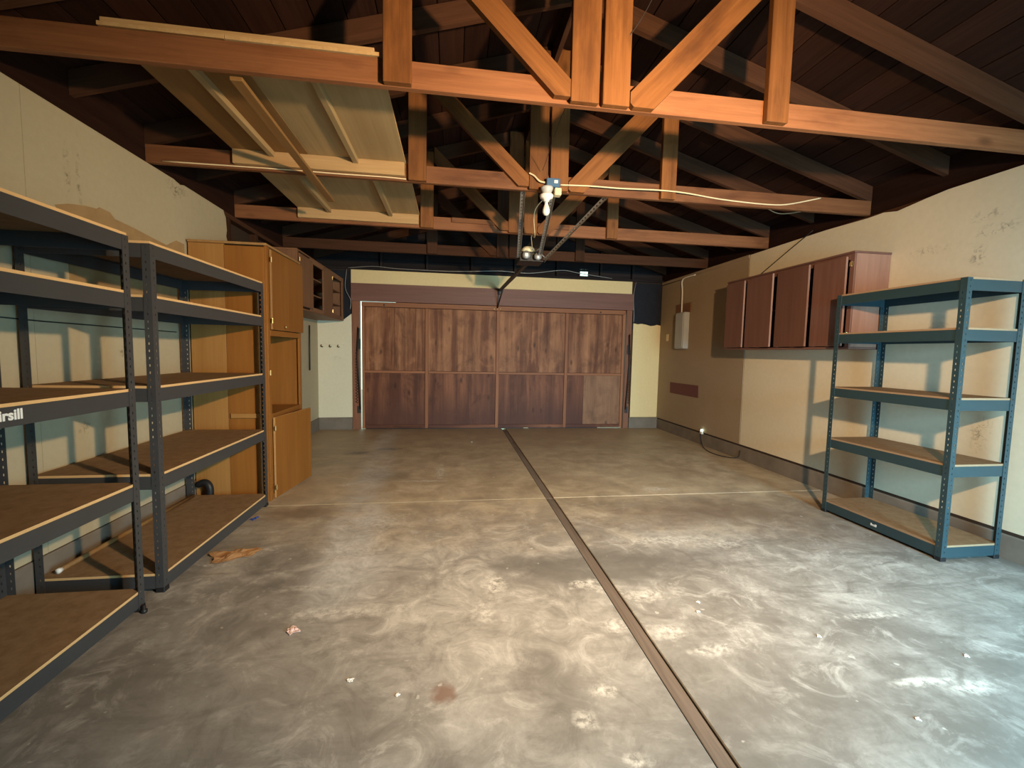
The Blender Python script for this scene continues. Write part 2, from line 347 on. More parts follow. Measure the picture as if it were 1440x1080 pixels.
def door_wood(name, dark, light, wet):
    q = NT(name, .6, .3); r = q.rand()
    off = q.n('ShaderNodeCombineXYZ'); q.put(off.inputs[0], q.math('MULTIPLY', r, 31.)); q.put(off.inputs[1], q.math('MULTIPLY', r, 17.))
    v = q.vmath('ADD', q.pos, off.outputs[0])
    st = q.noise(1, q.scale(v, (.45, 7, 7)), 7, .62, .4); g = q.noise(1, q.scale(v, (3, 70, 70)), 4); bl = q.noise(1, q.scale(v, (2.2, 3, 3)), 7, .65, .6)
    c = q.mix(q.ramp(st, .40, .62), dark, light)
    c = q.mix(q.ramp(g, .35, .7, 0, .3), c, tuple(k*.5 for k in dark))
    c = q.mix(q.ramp(bl, .50, .68, 0, .7), c, tuple(k*.5 for k in dark))
    c = q.mix(q.ramp(bl, .44, .32, 0, .35), c, tuple(min(1, k*1.35) for k in light))
    vo = q.n('ShaderNodeTexVoronoi'); q.put(vo.inputs['Vector'], q.scale(v, (2.6, 6, 6))); vo.inputs['Scale'].default_value = 1
    c = q.mix(q.ramp(vo.outputs['Distance'], .18, .06, 0, .7), c, tuple(k*.25 for k in dark))
    if wet:   # rising damp stain along the foot of the door, ragged upper edge
        h = q.math('ADD', q.sep(0), q.math('MULTIPLY', q.math('SUBTRACT', bl, .5), .9))
        c = q.mix(q.ramp(h, .15, -.30, 0, .8), c, (.095, .034, .022))
    q.color(c); q.bump(g, .2, .002); return q.m
M['door_up'] = door_wood('door_plywood', (.16, .052, .021), (.42, .185, .085), False)
M['door_lo'] = door_wood('damp_door_plywood', (.12, .038, .018), (.28, .105, .050), True)
M['door_new'] = door_wood('newer_door_plywood', (.26, .125, .065), (.34, .17, .09), False)
M['door_rail'] = wood('door_frame_wood', (.24, .085, .038), (.40, .17, .08), .55)

# ------------------------------------------------------------------ setting
XL, XR, YB = -2.19, 3.78, 7.42
EAVE_L, EAVE_R, RIDGE = -2.19, 3.78, .795
PITCH_R = .295; RB0 = 2.80
def zr(x): return RB0+PITCH_R*min(x-EAVE_L, EAVE_R-x)      # underside of the rafters
# floor: base plus four slabs round the wooden expansion strip and the cross joint
fl = tag(wbox('floor', (XL-.12, RY-.12, -.25), (XR+.12, 7.75, -.10), M['conc_curb']), kind='structure')
JX0, JX1, JY = .876, .952, 3.805
for (x0, x1) in ((XL-.1, JX0), (JX1, XR+.1)):
    for (y0, y1) in ((RY-.1, JY-.005), (JY+.005, 7.72)):
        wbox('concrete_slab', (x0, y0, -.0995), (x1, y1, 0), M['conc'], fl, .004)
slab('expansion_strip', (JX0+.006, RY-.1, -.0995), (JX1-.006, JY-.004, -.006), M['strip'], fl, 'Y')
slab('expansion_strip', (JX0+.006, JY+.004, -.0995), (JX1-.006, 7.35, -.006), M['strip'], fl, 'Y')
slab('joint_filler', (XL+.02, JY-.0045, -.0995), (JX0-.002, JY+.0045, .0008), M['filler'], fl, 'X', 0)
tag(wbox('ground_outside', (XL-3, 7.76, -.3), (XR+3, 16, -.10), M['outside']), kind='structure')

# left wall: dark sheathing behind, drywall sheets in front, concrete curb
wl = tag(wbox('wall_left', (XL-.14, RY-.12, 0), (XL-.10, 7.56, 3.02), M['wall_dark']), kind='structure')
wall_poly('drywall_sheet', [(RY, .20), (2.60, .20), (2.60, 2.66), (RY, 2.66)], XL, XL-.02, M['wall_l'], wl)
wall_poly('drywall_sheet', [(2.603, .20), (4.62, .20), (4.625, 2.36), (4.60, 2.42), (4.615, 2.48), (4.60, 2.60), (4.58, 2.62), (4.56, 2.655), (3.95, 2.66), (3.9, 2.645), (3.82, 2.66), (2.603, 2.66)], XL, XL-.02, M['wall_l'], wl)
wall_poly('drywall_sheet', [(4.623, .20), (YB, .20), (YB, 1.88), (7.1, 1.95), (4.623, 1.92)], XL, XL-.02, M['wall_l'], wl)
for k in range(5): slab('wall_stud', (XL-.099, 4.7+.61*k, .2), (XL-.022, 4.74+.61*k, 2.66), M['rafter'], wl, 'Z')
wbox('curb', (XL-.10, RY-.1, -.02), (XL+.012, 7.40, .195), M['conc_curb'], wl, .006)
slab('top_plate', (XL-.098, RY-.1, 2.622), (XL-.022, 7.4, 2.668), M['rafter'], wl, 'Y')
# torn brown paper left on the drywall above the racks
wall_poly('torn_paper', [(2.83, 1.60), (2.825, 2.05), (2.76, 2.115), (2.85, 2.15), (2.96, 2.175), (3.05, 2.185), (3.07, 2.20), (3.15, 2.195), (3.19, 2.165), (3.35, 2.155), (3.54, 2.135), (3.70, 2.12), (3.82, 2.185), (3.92, 2.18), (3.92, 1.60)], XL+.003, XL-.001, M['kraft'], wl)
# right wall
wr = tag(wbox('wall_right', (XR+.10, RY-.12, 0), (XR+.14, 7.56, 3.02), M['wall_dark']), kind='structure')
wall_poly('drywall_sheet', [(RY, .195), (5.10, .195), (5.11, 2.655), (4.0, 2.66), (3.55, 2.645), (3.40, 2.65), (3.28, 2.625), (3.05, 2.655), (2.9, 2.67), (RY, 2.67)], XR, XR+.02, M['wall_r'], wr)
wall_poly('wall_board', [(5.108, .195), (YB, .195), (YB, 2.60), (6.2, 2.615), (5.118, 2.62)], XR-.006, XR+.02, M['wall_tan'], wr)
slab('trim_strip', (XR-.014, 5.12, 2.618), (XR+.02, YB, 2.66), M['wall_tan'], wr, 'Y')
wbox('curb', (XR-.012, RY-.1, -.02), (XR+.10, 7.40, .17), M['conc_curb'], wr, .006)
slab('sill_plate', (XR+.004, RY-.1, .171), (XR+.098, 7.4, .194), M['wall_dark'], wr, 'Y')
slab('top_plate', (XR+.022, RY-.1, 2.622), (XR+.098, 7.4, 2.668), M['rafter'], wr, 'Y')
wall_poly('painted_patch', [(6.10, .70), (6.96, .70), (6.97, .885), (6.11, .89)], XR-.012, XR-.004, M['red_patch'], wr)
# rear wall with the open doorway that lets the daylight in
wq = tag(wbox('wall_rear', (XL-.1, RY-.12, 0), (2.24, RY-.01, 3.02), M['wall_r']), kind='structure')
wbox('wall_section', (3.32, RY-.12, 0), (XR+.1, RY-.01, 3.02), M['wall_r'], wq)
wbox('wall_section', (2.24, RY-.12, 2.08), (3.32, RY-.01, 3.02), M['wall_r'], wq)
back_poly('gable_section', [(XL-.1, 3.02), (XR+.1, 3.02), (RIDGE, 4.05)], RY-.12, RY-.01, M['gable'], wq)
# back wall with the overhead door
wb = tag(wbox('wall_back', (XL-.10, 7.46, .0), (-1.64, 7.56, 2.66), M['wall_dark']), kind='structure')
wbox('wall_section', (3.21, 7.46, .0), (XR+.1, 7.56, 2.66), M['wall_dark'], wb)
wbox('wall_section', (-1.64, 7.50, 2.30), (3.21, 7.56, 2.66), M['wall_dark'], wb)
back_poly('drywall_sheet', [(XL, .20), (-1.645, .205), (-1.655, 1.93), (-1.72, 1.88), (-1.78, 1.83), (-1.9, 1.84), (XL, 1.88)], YB, YB+.02, M['wall_bw'], wb)
back_poly('drywall_sheet', [(3.25, .20), (XR-.008, .20), (XR-.008, 1.885), (3.70, 1.90), (3.66, 1.885), (3.58, 1.875), (3.48, 1.90), (3.40, 1.91), (3.33, 1.90), (3.25, 1.915)], YB, YB+.02, M['wall_b'], wb)
wbox('drywall_header', (-1.66, YB, 2.435), (3.20, YB+.02, 2.655), M['wall_b'], wb)
back_poly('building_felt', [(3.235, 1.80), (XR-.008, 1.80), (XR-.008, 2.64), (3.30, 2.64), (3.24, 2.5)], YB+.024, YB+.032, M['felt'], wb)
back_poly('building_felt', [(XL+.01, 1.8), (-1.665, 1.8), (-1.665, 2.64), (XL+.01, 2.64)], YB+.024, YB+.032, M['felt'], wb)
slab('header_beam', (-1.66, 7.40, 2.145), (3.23, 7.465, 2.434), M['header'], wb, 'X')
slab('door_jamb', (-1.645, 7.405, .0), (-1.523, 7.50, 2.144), M['jamb'], wb, 'Z')
slab('leak_strip', (-.95, 7.475, 2.09), (3.2, 7.495, 2.32), M['jamb'], wb, 'X')  # strip added behind the header to block most of the light gap
slab('door_jamb', (3.112, 7.405, .0), (3.215, 7.50, 2.144), M['jamb'], wb, 'Z')
wbox('curb', (XL, 7.395, -.02), (-1.65, 7.46, .20), M['conc_curb'], wb, .006)
wbox('curb', (3.225, 7.395, -.02), (XR, 7.46, .195), M['conc_curb'], wb, .006)
slab('top_plate', (XL-.1, 7.43, 2.661), (XR+.1, 7.52, 2.70), M['gable'], wb, 'X')
HX0, HX1 = 2.255, 2.40     # the chink in the gable boarding that shows daylight
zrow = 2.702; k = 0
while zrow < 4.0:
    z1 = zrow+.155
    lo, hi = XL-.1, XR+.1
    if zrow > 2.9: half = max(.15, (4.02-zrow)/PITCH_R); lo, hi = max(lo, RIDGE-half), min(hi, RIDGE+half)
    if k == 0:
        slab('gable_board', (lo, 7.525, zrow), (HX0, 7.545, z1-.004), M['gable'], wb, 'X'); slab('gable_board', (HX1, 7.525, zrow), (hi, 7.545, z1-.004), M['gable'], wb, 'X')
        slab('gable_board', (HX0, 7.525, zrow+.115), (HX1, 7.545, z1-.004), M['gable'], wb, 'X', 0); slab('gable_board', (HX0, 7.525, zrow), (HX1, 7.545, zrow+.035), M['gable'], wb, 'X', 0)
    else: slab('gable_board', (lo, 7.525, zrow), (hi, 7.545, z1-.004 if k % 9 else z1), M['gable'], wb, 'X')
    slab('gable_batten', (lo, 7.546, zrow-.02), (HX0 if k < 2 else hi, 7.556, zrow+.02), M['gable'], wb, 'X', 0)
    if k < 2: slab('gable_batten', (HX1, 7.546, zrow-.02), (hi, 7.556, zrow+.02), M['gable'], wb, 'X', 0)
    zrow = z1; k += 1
for x in (-1.2, -.45, .3, 1.05, 1.8, 2.6, 3.2): slab('gable_stud', (x, 7.44, 2.701), (x+.04, 7.524, zr(x)+.05), M['gable'], wb, 'Z')

# roof: deck, boards running along the ridge, one by one
ce = bpy.data.objects
bm = bmesh.new()
for s in (-1, 1):
    xe = EAVE_L-.25 if s < 0 else EAVE_R+.25; ze = RB0-.25*PITCH_R+.175; zt = RB0+PITCH_R*(RIDGE-EAVE_L)+.175
    v = [bm.verts.new(p) for p in ((xe, RY-.15, ze), (xe, 7.60, ze), (RIDGE, 7.60, zt), (RIDGE, RY-.15, zt))]; bm.faces.new(v)
    u = [bm.verts.new((p.co.x, p.co.y, p.co.z+.04)) for p in v]; bm.faces.new(u[::-1])
    for i in range(4): bm.faces.new((v[i], u[i], u[(i+1) % 4], v[(i+1) % 4]))
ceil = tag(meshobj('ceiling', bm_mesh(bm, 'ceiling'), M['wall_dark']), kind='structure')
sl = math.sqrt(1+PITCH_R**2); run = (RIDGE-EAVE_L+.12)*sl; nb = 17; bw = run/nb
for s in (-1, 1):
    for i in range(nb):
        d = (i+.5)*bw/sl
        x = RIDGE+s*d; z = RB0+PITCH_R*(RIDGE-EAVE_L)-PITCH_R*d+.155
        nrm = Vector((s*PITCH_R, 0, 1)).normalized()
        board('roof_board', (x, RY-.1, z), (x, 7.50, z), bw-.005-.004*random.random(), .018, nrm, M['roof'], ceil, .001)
for s, xe in ((-1, XL-.05), (1, XR+.05)):
    slab('eave_blocking', (xe-.02, RY-.1, 2.670), (xe+.02, 7.5, RB0+.15), M['roof'], ceil, 'Y')
slab('ridge_board', (RIDGE-.018, RY-.1, zr(RIDGE)-.02), (RIDGE+.018, 7.5, zr(RIDGE)+.13), M['rafter'], ceil, 'Y')

# ------------------------------------------------------------------ trusses and rafters
def top_chord(parent, y, s, mat, name='top_chord', t=.038):
    x0 = EAVE_L-.027 if s < 0 else EAVE_R+.027; x1 = RIDGE-.019 if s < 0 else RIDGE+.019
    a = math.atan(PITCH_R)*(1 if s < 0 else -1)
    pts = [(x0, zr(x0)), (x1, zr(x1)), (x1, zr(x1)+.138), (x0, zr(x0)+.138)]
    return poly_board(name, pts, y-t/2, y+t/2, a, mat, parent)
def truss(y, label, tm='truss', wm='web'):
    t = thing('roof_truss', label, 'truss', (RIDGE, y, 2.665), 'timber trusses carrying the roof')
    board('bottom_chord', (XL-.027, y, 2.7368), (XR+.027, y, 2.7368), .131, .038, (0, -1, 0), M[tm], t)
    for s in (-1, 1): top_chord(t, y, s, M['rafter'])
    yf0, yf1 = y-.058, y-.0195
    def post(x0, x1):
        xm = (x0+x1)/2; board('post', (xm, (yf0+yf1)/2, 2.672), (xm, (yf0+yf1)/2, zr(xm)+.10), x1-x0, yf1-yf0, (0, -1, 0), M[wm], t)
    post(-.352, -.214); post(.603, .757); post(.777, .926); post(1.735, 1.868)
    # braces with ends cut plumb against the posts
    poly_board('brace', [(.600, 2.69), (.600, 2.775), (-.208, 3.52), (-.208, 3.365), (.515, 2.69)], yf0, yf1, math.radians(-42.5), M[wm], t)
    poly_board('brace', [(.930, 2.69), (.930, 2.745), (1.70, 3.56), (1.73, 3.56), (1.73, 3.375), (1.065, 2.672), (.95, 2.672)], yf0, yf1, math.radians(46.5), M[wm], t)
    return t
TY = [2.335, 3.565, 4.85, 6.10]
truss(TY[0], 'reddish roof truss under the pale plywood, with a knotted centre post and cobwebby chord')
truss(TY[1], 'reddish roof truss that carries the bulb holder and blue outlet box')
truss(TY[2], 'reddish roof truss hanging above the garage door opener motor, plank nailed on its chord')
truss(TY[3], 'dark roof truss between the opener motor and the overhead door', 'rafter', 'rafter')  # same truss in darker wood, standing in for the light fading back here
for y, where in ((.48, 'carrying the work lamp cord'), (2.95, 'between the platform-edge truss and the bulb-holder truss'), (4.20, 'between the bulb-holder truss and the opener truss'),
                 (5.47, 'between the opener truss and the dark truss'), (6.72, 'between the dark truss and the gable'), (7.38, 'against the dark gable boards')):
    for s in (-1, 1):
        r = top_chord(None, y, s, M['rafter'], 'rafter')
        tag(r, 'rafter %s, on the %s' % (where, 'plywood-platform side' if s < 0 else 'wall-cabinet side'), 'rafter', 'common rafters between the trusses')
tag(board('nailed_plank', (-.02, TY[2]-.030, 2.775), (1.30, TY[2]-.030, 2.765), .05, .019, (0, -1, 0), M['truss']), 'thin reddish plank nailed along the chord above the opener motor', 'plank')

# ------------------------------------------------------------------ plywood lofts
def loft(y0, y1, xs, battens, tone, label, long=None, rail=True):
    t = thing('loft_platform', label, 'platform', (-1.0, y0, 2.80))
    for i, (a, b) in enumerate(zip(xs, xs[1:])):
        slab('plywood_sheet', (a, y0, 2.802), (b-.003, y1, 2.820), M[tone[i]], t, 'Y', .001, M['pine'])
    for x in battens: slab('batten', (x-.019, y0+.04, 2.762), (x+.019, y1-.06, 2.8015), M['ply'], t, 'Y')
    slab('ledger', (xs[0]+.005, y1-.058, 2.700), (xs[-1]-.01, y1-.0205, 2.8015), M['pine'], t, 'X')
    return t
loft(TY[0]-.03, TY[1]-.0, (-1.62, -1.08, -.37), (-1.34, -.742), ('ply_brown', 'ply'), 'pale and brown plywood platform on the chord under the bright sheet edge')
loft(TY[1]+.01, TY[2]-.0, (-1.60, -.36), (-1.28, -.66), ('ply',), 'pale plywood platform lying beyond the bulb-holder truss')
tag(board('loose_lath', (-1.06, 2.36, 2.67-.012), (-1.06, 4.02, 2.67-.035), .06, .02, (0, 0, 1), M['ply_brown']), 'long brown lath running below the plywood platform and past the truss', 'lath')
tag(slab('loose_plank', (-1.62, TY[0]-.01, 2.821), (-.40, TY[0]+.20, 2.852), M['pine'], None, 'X'), 'bright pine plank lying on top of the plywood platform edge', 'plank')

# ------------------------------------------------------------------ steel racks
def angle_post(h, w=.040, t=.0022, pitch=.038):
    """L-section post with keyhole slots; local corner at 0,0, flanges along +X and +Y"""
    key = ('post', h, w)
    if key in _cache: return _cache[key]
    bm = bmesh.new(); n = int(h/pitch); hw = .006; hh = .012
    xs = [0, w/2-hw/2+.003, w/2+hw/2+.003, w]
    for fl_ in (0, 1):
        def V(a, z): return bm.verts.new((a, 0, z) if fl_ == 0 else (0, a, z))
        for i in range(n):
            z0 = i*h/n; z1 = (i+1)*h/n; zm = (z0+z1)/2; zs = [z0, zm-hh/2, zm+hh/2, z1]
            for a in range(3):
                for b in range(3):
                    if a == 1 and b == 1: continue
                    f = [V(xs[a], zs[b]), V(xs[a+1], zs[b]), V(xs[a+1], zs[b+1]), V(xs[a], zs[b+1])]; bm.faces.new(f)
    bmesh.ops.remove_doubles(bm, verts=bm.verts[:], dist=1e-5)
    bmesh.ops.recalc_face_normals(bm, faces=bm.faces[:])
    r = bmesh.ops.solidify(bm, geom=bm.faces[:], thickness=t)
    me = bm_mesh(bm, 'angle_post'); _cache[key] = me; return me
def rack(label, x_front, x_back, y0, y1, h, levels, steel, group=None, lean=0):
    """x_front faces the room; levels = heights of the board tops"""
    cx, cy = (x_front+x_back)/2, (y0+y1)/2
    t = thing('steel_rack', label, 'shelving rack', (cx, cy, 0), group)
    xs = sorted((x_front, x_back))
    for i, x in enumerate(xs):
        for j, y in enumerate((y0, y1)):
            sx = 1 if i == 0 else -1; sy = 1 if j == 0 else -1
            Mx = Matrix.Translation((x, y, .004)) @ Matrix.Diagonal((sx, sy, 1, 1))
            p = meshobj('post', angle_post(h), M[steel], t, Mx)
            c = .042
            wx = sorted((x-sx*.003, x+sx*c)); wy = sorted((y-sy*.003, y+sy*c))
            bm = bmesh.new(); bm_box(bm, (wx[0], wy[0], 0), (wx[1], wy[1], .028), .003)
            meshobj('foot_cap', bm_mesh(bm, 'foot_cap'), M['black'], p)
    for z in levels:
        top = z
        for x in xs:
            s = 1 if x == xs[0] else -1
            slab('long_beam', sorted2(x+s*.003, x+s*.006, y0+.004, y1-.004, top-.085, top-.013)[0], sorted2(x+s*.003, x+s*.006, y0+.004, y1-.004, top-.085, top-.013)[1], M[steel], t, 'Y', 0)
            slab('beam_ledge', sorted2(x+s*.0065, x+s*.035, y0+.04, y1-.04, top-.0155, top-.0135)[0], sorted2(x+s*.0065, x+s*.035, y0+.04, y1-.04, top-.0155, top-.0135)[1], M[steel], t, 'Y', 0)
        for y in (y0, y1):
            s = 1 if y == y0 else -1
            a, b = sorted2(xs[0]+.008, xs[1]-.008, y+s*.003, y+s*.006, top-.085, top-.013)
            slab('end_beam', a, b, M[steel], t, 'X', 0)
        me_lo = (xs[0]+.0045, y0+.0045, top-.013); me_hi = (xs[1]-.0045, y1-.0045, top)
        slab('shelf_board', me_lo, me_hi, M['fibre'], t, 'Y', 0, M['fibre_edge' if steel == 'steel' else 'fibre_edge_dull'])
    return t
def sorted2(x0, x1, y0, y1, z0, z1):
    return (min(x0, x1), min(y0, y1), z0), (max(x0, x1), max(y0, y1), z1)
LV = (1.885, 1.610, 1.134, .660, .106)
rack('charcoal steel rack standing next to the honey-coloured tall cabinet', -1.55, -2.16, 2.485, 3.82, 1.868, LV, 'steel')
rl = rack('charcoal steel rack with white lettering on its middle shelf beam', -1.555, -2.165, .98, 2.345, 1.868, LV, 'steel')
rk = rack('blue-grey steel rack standing in front of the red-brown wall cabinet', 3.265, 3.735, 2.345, 3.283, 1.885, (1.891, 1.568, 1.108, .662, .108), 'steel_teal')
def text_mesh(s, size):
    c = bpy.data.curves.new('lettering', 'FONT'); c.body = s; c.size = size; c.extrude = .0006; c.offset = size*.03; c.align_x = 'RIGHT'
    o = bpy.data.objects.new('lettering', c); COL.objects.link(o)
    me = bpy.data.meshes.new_from_object(o.evaluated_get(bpy.context.evaluated_depsgraph_get())); bpy.data.objects.remove(o); return me
Mt = Matrix(((0, 0, 1, -1.5565), (1, 0, 0, 1.785), (0, 1, 0, 1.074), (0, 0, 0, 1)))
tag(meshobj('lettering', text_mesh('lirsill', .052), M['white_print'], rl, Mt), 'white lettering')
Mt = Matrix(((0, 0, -1, 3.2665), (-1, 0, 0, 2.79), (0, 1, 0, .052), (0, 0, 0, 1)))
tag(meshobj('lettering', text_mesh('llmill', .026), M['white_print'], rk, Mt), 'small white lettering')

# ------------------------------------------------------------------ left: tall honey cabinet
cx0, cx1, cy0, cy1 = -2.17, -1.565, 3.93, 4.74
tc = thing('tall_cabinet', 'tall honey plywood cabinet with open middle bay and ajar lower door', 'cabinet', (-1.87, 4.33, 0))
slab('side_panel', (-1.895, cy0, 0), (cx1-.02, cy0+.018, 2.195), M['honey'], tc, 'Z')
slab('side_panel', (cx0, cy0+.004, 0), (-1.897, cy0+.020, 2.205), M['honey_light'], tc, 'Z')
slab('side_panel', (cx0, cy1-.018, 0), (cx1-.02, cy1, 2.195), M['honey'], tc, 'Z')
slab('back_panel', (cx0, cy0+.021, .02), (cx0+.008, cy1-.019, 2.19), M['honey_light'], tc, 'Z')
slab('top_panel', (cx0, cy0-.008, 2.206), (cx1+.004, cy1+.004, 2.226), M['edge'], tc, 'Y')
for z in (.08, .742, 1.475): slab('shelf', (cx0+.009, cy0+.021, z), (cx1-.021, cy1-.019, z+.018), M['honey'], tc, 'Y')
slab('stile', (cx1-.0195, cy0, 0), (cx1, cy0+.055, 2.205), M['honey'], tc, 'Z')
slab('stile', (cx1-.0195, cy1-.05, 0), (cx1, cy1, 2.205), M['honey'], tc, 'Z')
for z0, z1 in ((2.15, 2.2), (1.45, 1.50), (.715, .765), (.0, .05)): slab('rail', (cx1-.0195, cy0+.056, z0), (cx1, cy1-.051, z1), M['honey'], tc, 'Y')
slab('side_cleat', (cx0+.3, cy0-.018, .74), (cx1-.03, cy0-.0005, .78), M['honey_light'], tc, 'X')
def door_leaf(name, hinge, ang, length, z0, z1, t, mat, parent, out=1, edge=None):
    """door leaf hinged at (x,y); ang = opening from the +Y direction towards the room"""
    p0 = Vector((hinge[0], hinge[1], (z0+z1)/2)); d = Vector((math.sin(ang), math.cos(ang), 0))
    n = Vector((math.cos(ang), -math.sin(ang), 0))
    mid = p0+d*length/2
    x = Vector((0, 0, 1)); z = n; y = z.cross(x)
    MM = Matrix((x, y, z)).transposed().to_4x4(); MM.translation = mid
    return meshobj(name, box_mesh((z1-z0, length, t), .002, mat, edge), mat, parent, MM)
dl = door_leaf('upper_door', (cx1+.014, cy0+.045), math.radians(1.0), .735, 1.505, 2.185, .018, M['honey'], tc, edge=M['edge'])
def hinge(p, parent): 
    b = bmesh.new(); bm_tube(b, [(p[0], p[1], p[2]-.022), (p[0], p[1], p[2]+.022)], .0055, 8); bm_box(b, (p[0]-.003, p[1]-.016, p[2]-.018), (p[0]+.001, p[1]+.016, p[2]+.018))
    return meshobj('hinge', bm_mesh(b, 'hinge'), M['brass'], parent)
for z in (1.58, 2.10): hinge((cx1+.026, cy0+.038, z), dl)
lathe('knob', [(.006, 0), (.006, .012), (.013, .016), (.013, .024), (.006, .028)], (cx1+.0235, 4.22, 1.54), M['brass'], dl, (1, 0, 0), 12)
dl = door_leaf('lower_door', (cx1+.014, cy0+.05), math.radians(7.5), .68, .012, .735, .018, M['honey'], tc, edge=M['edge'])
for z in (.11, .64): hinge((cx1+.030, cy0+.043, z), dl)
hinge((cx1+.004, cy0+.03, 1.13), tc)

# wall cabinets further along
wc = thing('brown_wall_cabinet', 'dark brown wall-hung cabinet with open shelf bays beyond the tall cabinet', 'cabinet', (-1.96, 6.25, 1.82))
bx0, bx1, by0, by1, bz0, bz1 = -2.185, -1.75, 5.22, 7.30, 1.82, 2.46
slab('side_panel', (bx0, by0, bz0), (bx1-.02, by0+.018, bz1), M['brown_cab'], wc, 'Z'); slab('side_panel', (bx0, by1-.018, bz0), (bx1-.02, by1, bz1), M['brown_cab'], wc, 'Z')
slab('top_panel', (bx0, by0, bz1+.0005), (bx1, by1, bz1+.018), M['brown_cab'], wc, 'Y'); slab('bottom_panel', (bx0, by0, bz0-.0185), (bx1, by1, bz0-.0005), M['brown_cab'], wc, 'Y')
slab('back_panel', (bx0, by0+.019, bz0), (bx0+.006, by1-.019, bz1), M['wall_dark'], wc, 'Y')
slab('shelf', (bx0+.007, by0+.019, 2.03), (bx1-.04, by1-.019, 2.046), M['brown_cab'], wc, 'Y'); slab('shelf', (bx0+.007, by0+.019, 2.24), (bx1-.04, by1-.019, 2.256), M['brown_cab'], wc, 'Y')
for y0, y1 in ((5.22, 5.27), (5.69, 5.76), (6.22, 6.68), (7.22, 7.30)): slab('stile', (bx1-.0195, y0, bz0), (bx1, y1, bz1), M['brown_cab'], wc, 'Z')
for z0, z1 in ((bz0, bz0+.045), (bz1-.05, bz1)):
    slab('rail', (bx1-.0195, 5.761, z0), (bx1, 6.219, z1), M['brown_cab'], wc, 'Y'); slab('rail', (bx1-.0195, 6.681, z0), (bx1, 7.219, z1), M['brown_cab'], wc, 'Y')
d1 = door_leaf('door', (bx1+.012, 5.245), 0, .47, bz0+.02, bz1-.03, .018, M['brown_cab'], wc)
hinge((bx1+.022, 5.24, 2.36), d1); hinge((bx1+.022, 5.24, 1.92), d1)
for z in (2.38, 1.9): hinge((bx1+.004, 6.65, z), wc)
poly_board('bracket', [(bx0, bz0-.02), (bx1-.02, bz0-.02), (bx0, 1.50)], 5.24, 5.26, 0, M['brown_cab'], wc)

# ------------------------------------------------------------------ right: red-brown wall cabinet
rc = thing('red_wall_cabinet', 'red-brown wall cabinet with four ajar doors on the white wall', 'cabinet', (3.6, 4.1, 1.45))
rx0, rx1, ry0, ry1, rz0, rz1 = 3.42, 3.775, 3.295, 5.01, 1.455, 2.26
slab('side_panel', (rx0+.02, ry0, rz0), (rx1, ry0+.018, rz1), M['red_cab_lit'], rc, 'Z'); slab('side_panel', (rx0+.02, ry1-.018, rz0), (rx1, ry1, rz1), M['red_cab'], rc, 'Z')
slab('top_panel', (rx0-.01, ry0-.006, rz1+.0005), (rx1, ry1, rz1+.018), M['red_cab'], rc, 'Y'); slab('bottom_panel', (rx0, ry0, rz0-.0185), (rx1, ry1, rz0-.0005), M['red_cab'], rc, 'Y')
slab('back_panel', (rx1-.008, ry0+.019, rz0), (rx1, ry1-.019, rz1), M['red_cab'], rc, 'Y')
slab('shelf', (rx0+.04, ry0+.019, 1.85), (rx1-.009, ry1-.019, 1.866), M['red_cab'], rc, 'Y')
bnd = [(3.34, 3.70), (3.70, 4.16), (4.16, 4.625), (4.625, 5.0)]
for y in (3.295, 3.655, 4.115, 4.58, 4.965): slab('stile', (rx0, y, rz0), (rx0+.0195, y+.045, rz1), M['red_cab'], rc, 'Z')
slab('rail', (rx0+.0005, 3.3405, rz1-.05), (rx0+.019, 4.9645, rz1-.0005), M['red_cab'], rc, 'Y'); 
for i, (y0, y1) in enumerate(bnd):
    # hinged on the far side, the near edge standing off the frame
    a = math.radians(-(1.5, 5.0, 5.5, 4.5)[i]); L = y1-y0-.012
    p0 = Vector((rx0-.012, y1-.006, 0)); d = Vector((math.sin(a), -math.cos(a), 0)); n = Vector((-math.cos(a), -math.sin(a), 0))
    MM = Matrix((Vector((0, 0, 1)), n.cross(Vector((0, 0, 1))), n)).transposed().to_4x4(); MM.translation = p0+d*L/2+Vector((0, 0, (rz0+rz1)/2-.008))
    dd = meshobj('door', box_mesh((rz1-rz0-.03, L, .019), .002, M['red_cab'], M['red_cab_lit']), M['red_cab'], rc, MM)
hinge((rx0-.004, 3.32, 2.17), rc); hinge((rx0-.004, 3.32, 1.56), rc)

# ------------------------------------------------------------------ overhead door
DX0, DX1 = -1.494, 3.094
gd = thing('overhead_door', 'wide stained plywood overhead garage door of eight panels', 'garage door', ((DX0+DX1)/2, 7.46, 0))
XS = [DX0, -.43, .785, 2.015, DX1]; YP = 7.452
def dpanel(x0, x1, z0, z1, mat): return slab('door_panel', (x0, YP, z0), (x1, YP+.012, z1), M[mat], gd, 'Z', .001)
seam = {0: (-.97, -.62), 1: (), 2: (), 3: ()}
for i in range(4):
    a, b = XS[i]+(.04 if i == 0 else .026), XS[i+1]-(.026 if i < 3 else .04)
    cuts = [a]+list(seam[i])+[b]
    for p, r in zip(cuts, cuts[1:]): dpanel(p+.001, r-.001, 1.0, 2.055, 'door_up')
    if i == 3: dpanel(a, 2.36, .045, .955, 'door_lo'); dpanel(2.362, b, .045, .955, 'door_new')
    else: dpanel(a, b, .045, .955, 'door_lo')
for i, x in enumerate(XS):
    w_ = .042 if i in (0, 4) else .055
    xa = x if i == 0 else (x-w_ if i == 4 else x-w_/2)
    slab('door_stile', (xa, 7.425, .012), (xa+w_, YP-.0005, 2.06), M['door_rail'], gd, 'Z', .004)
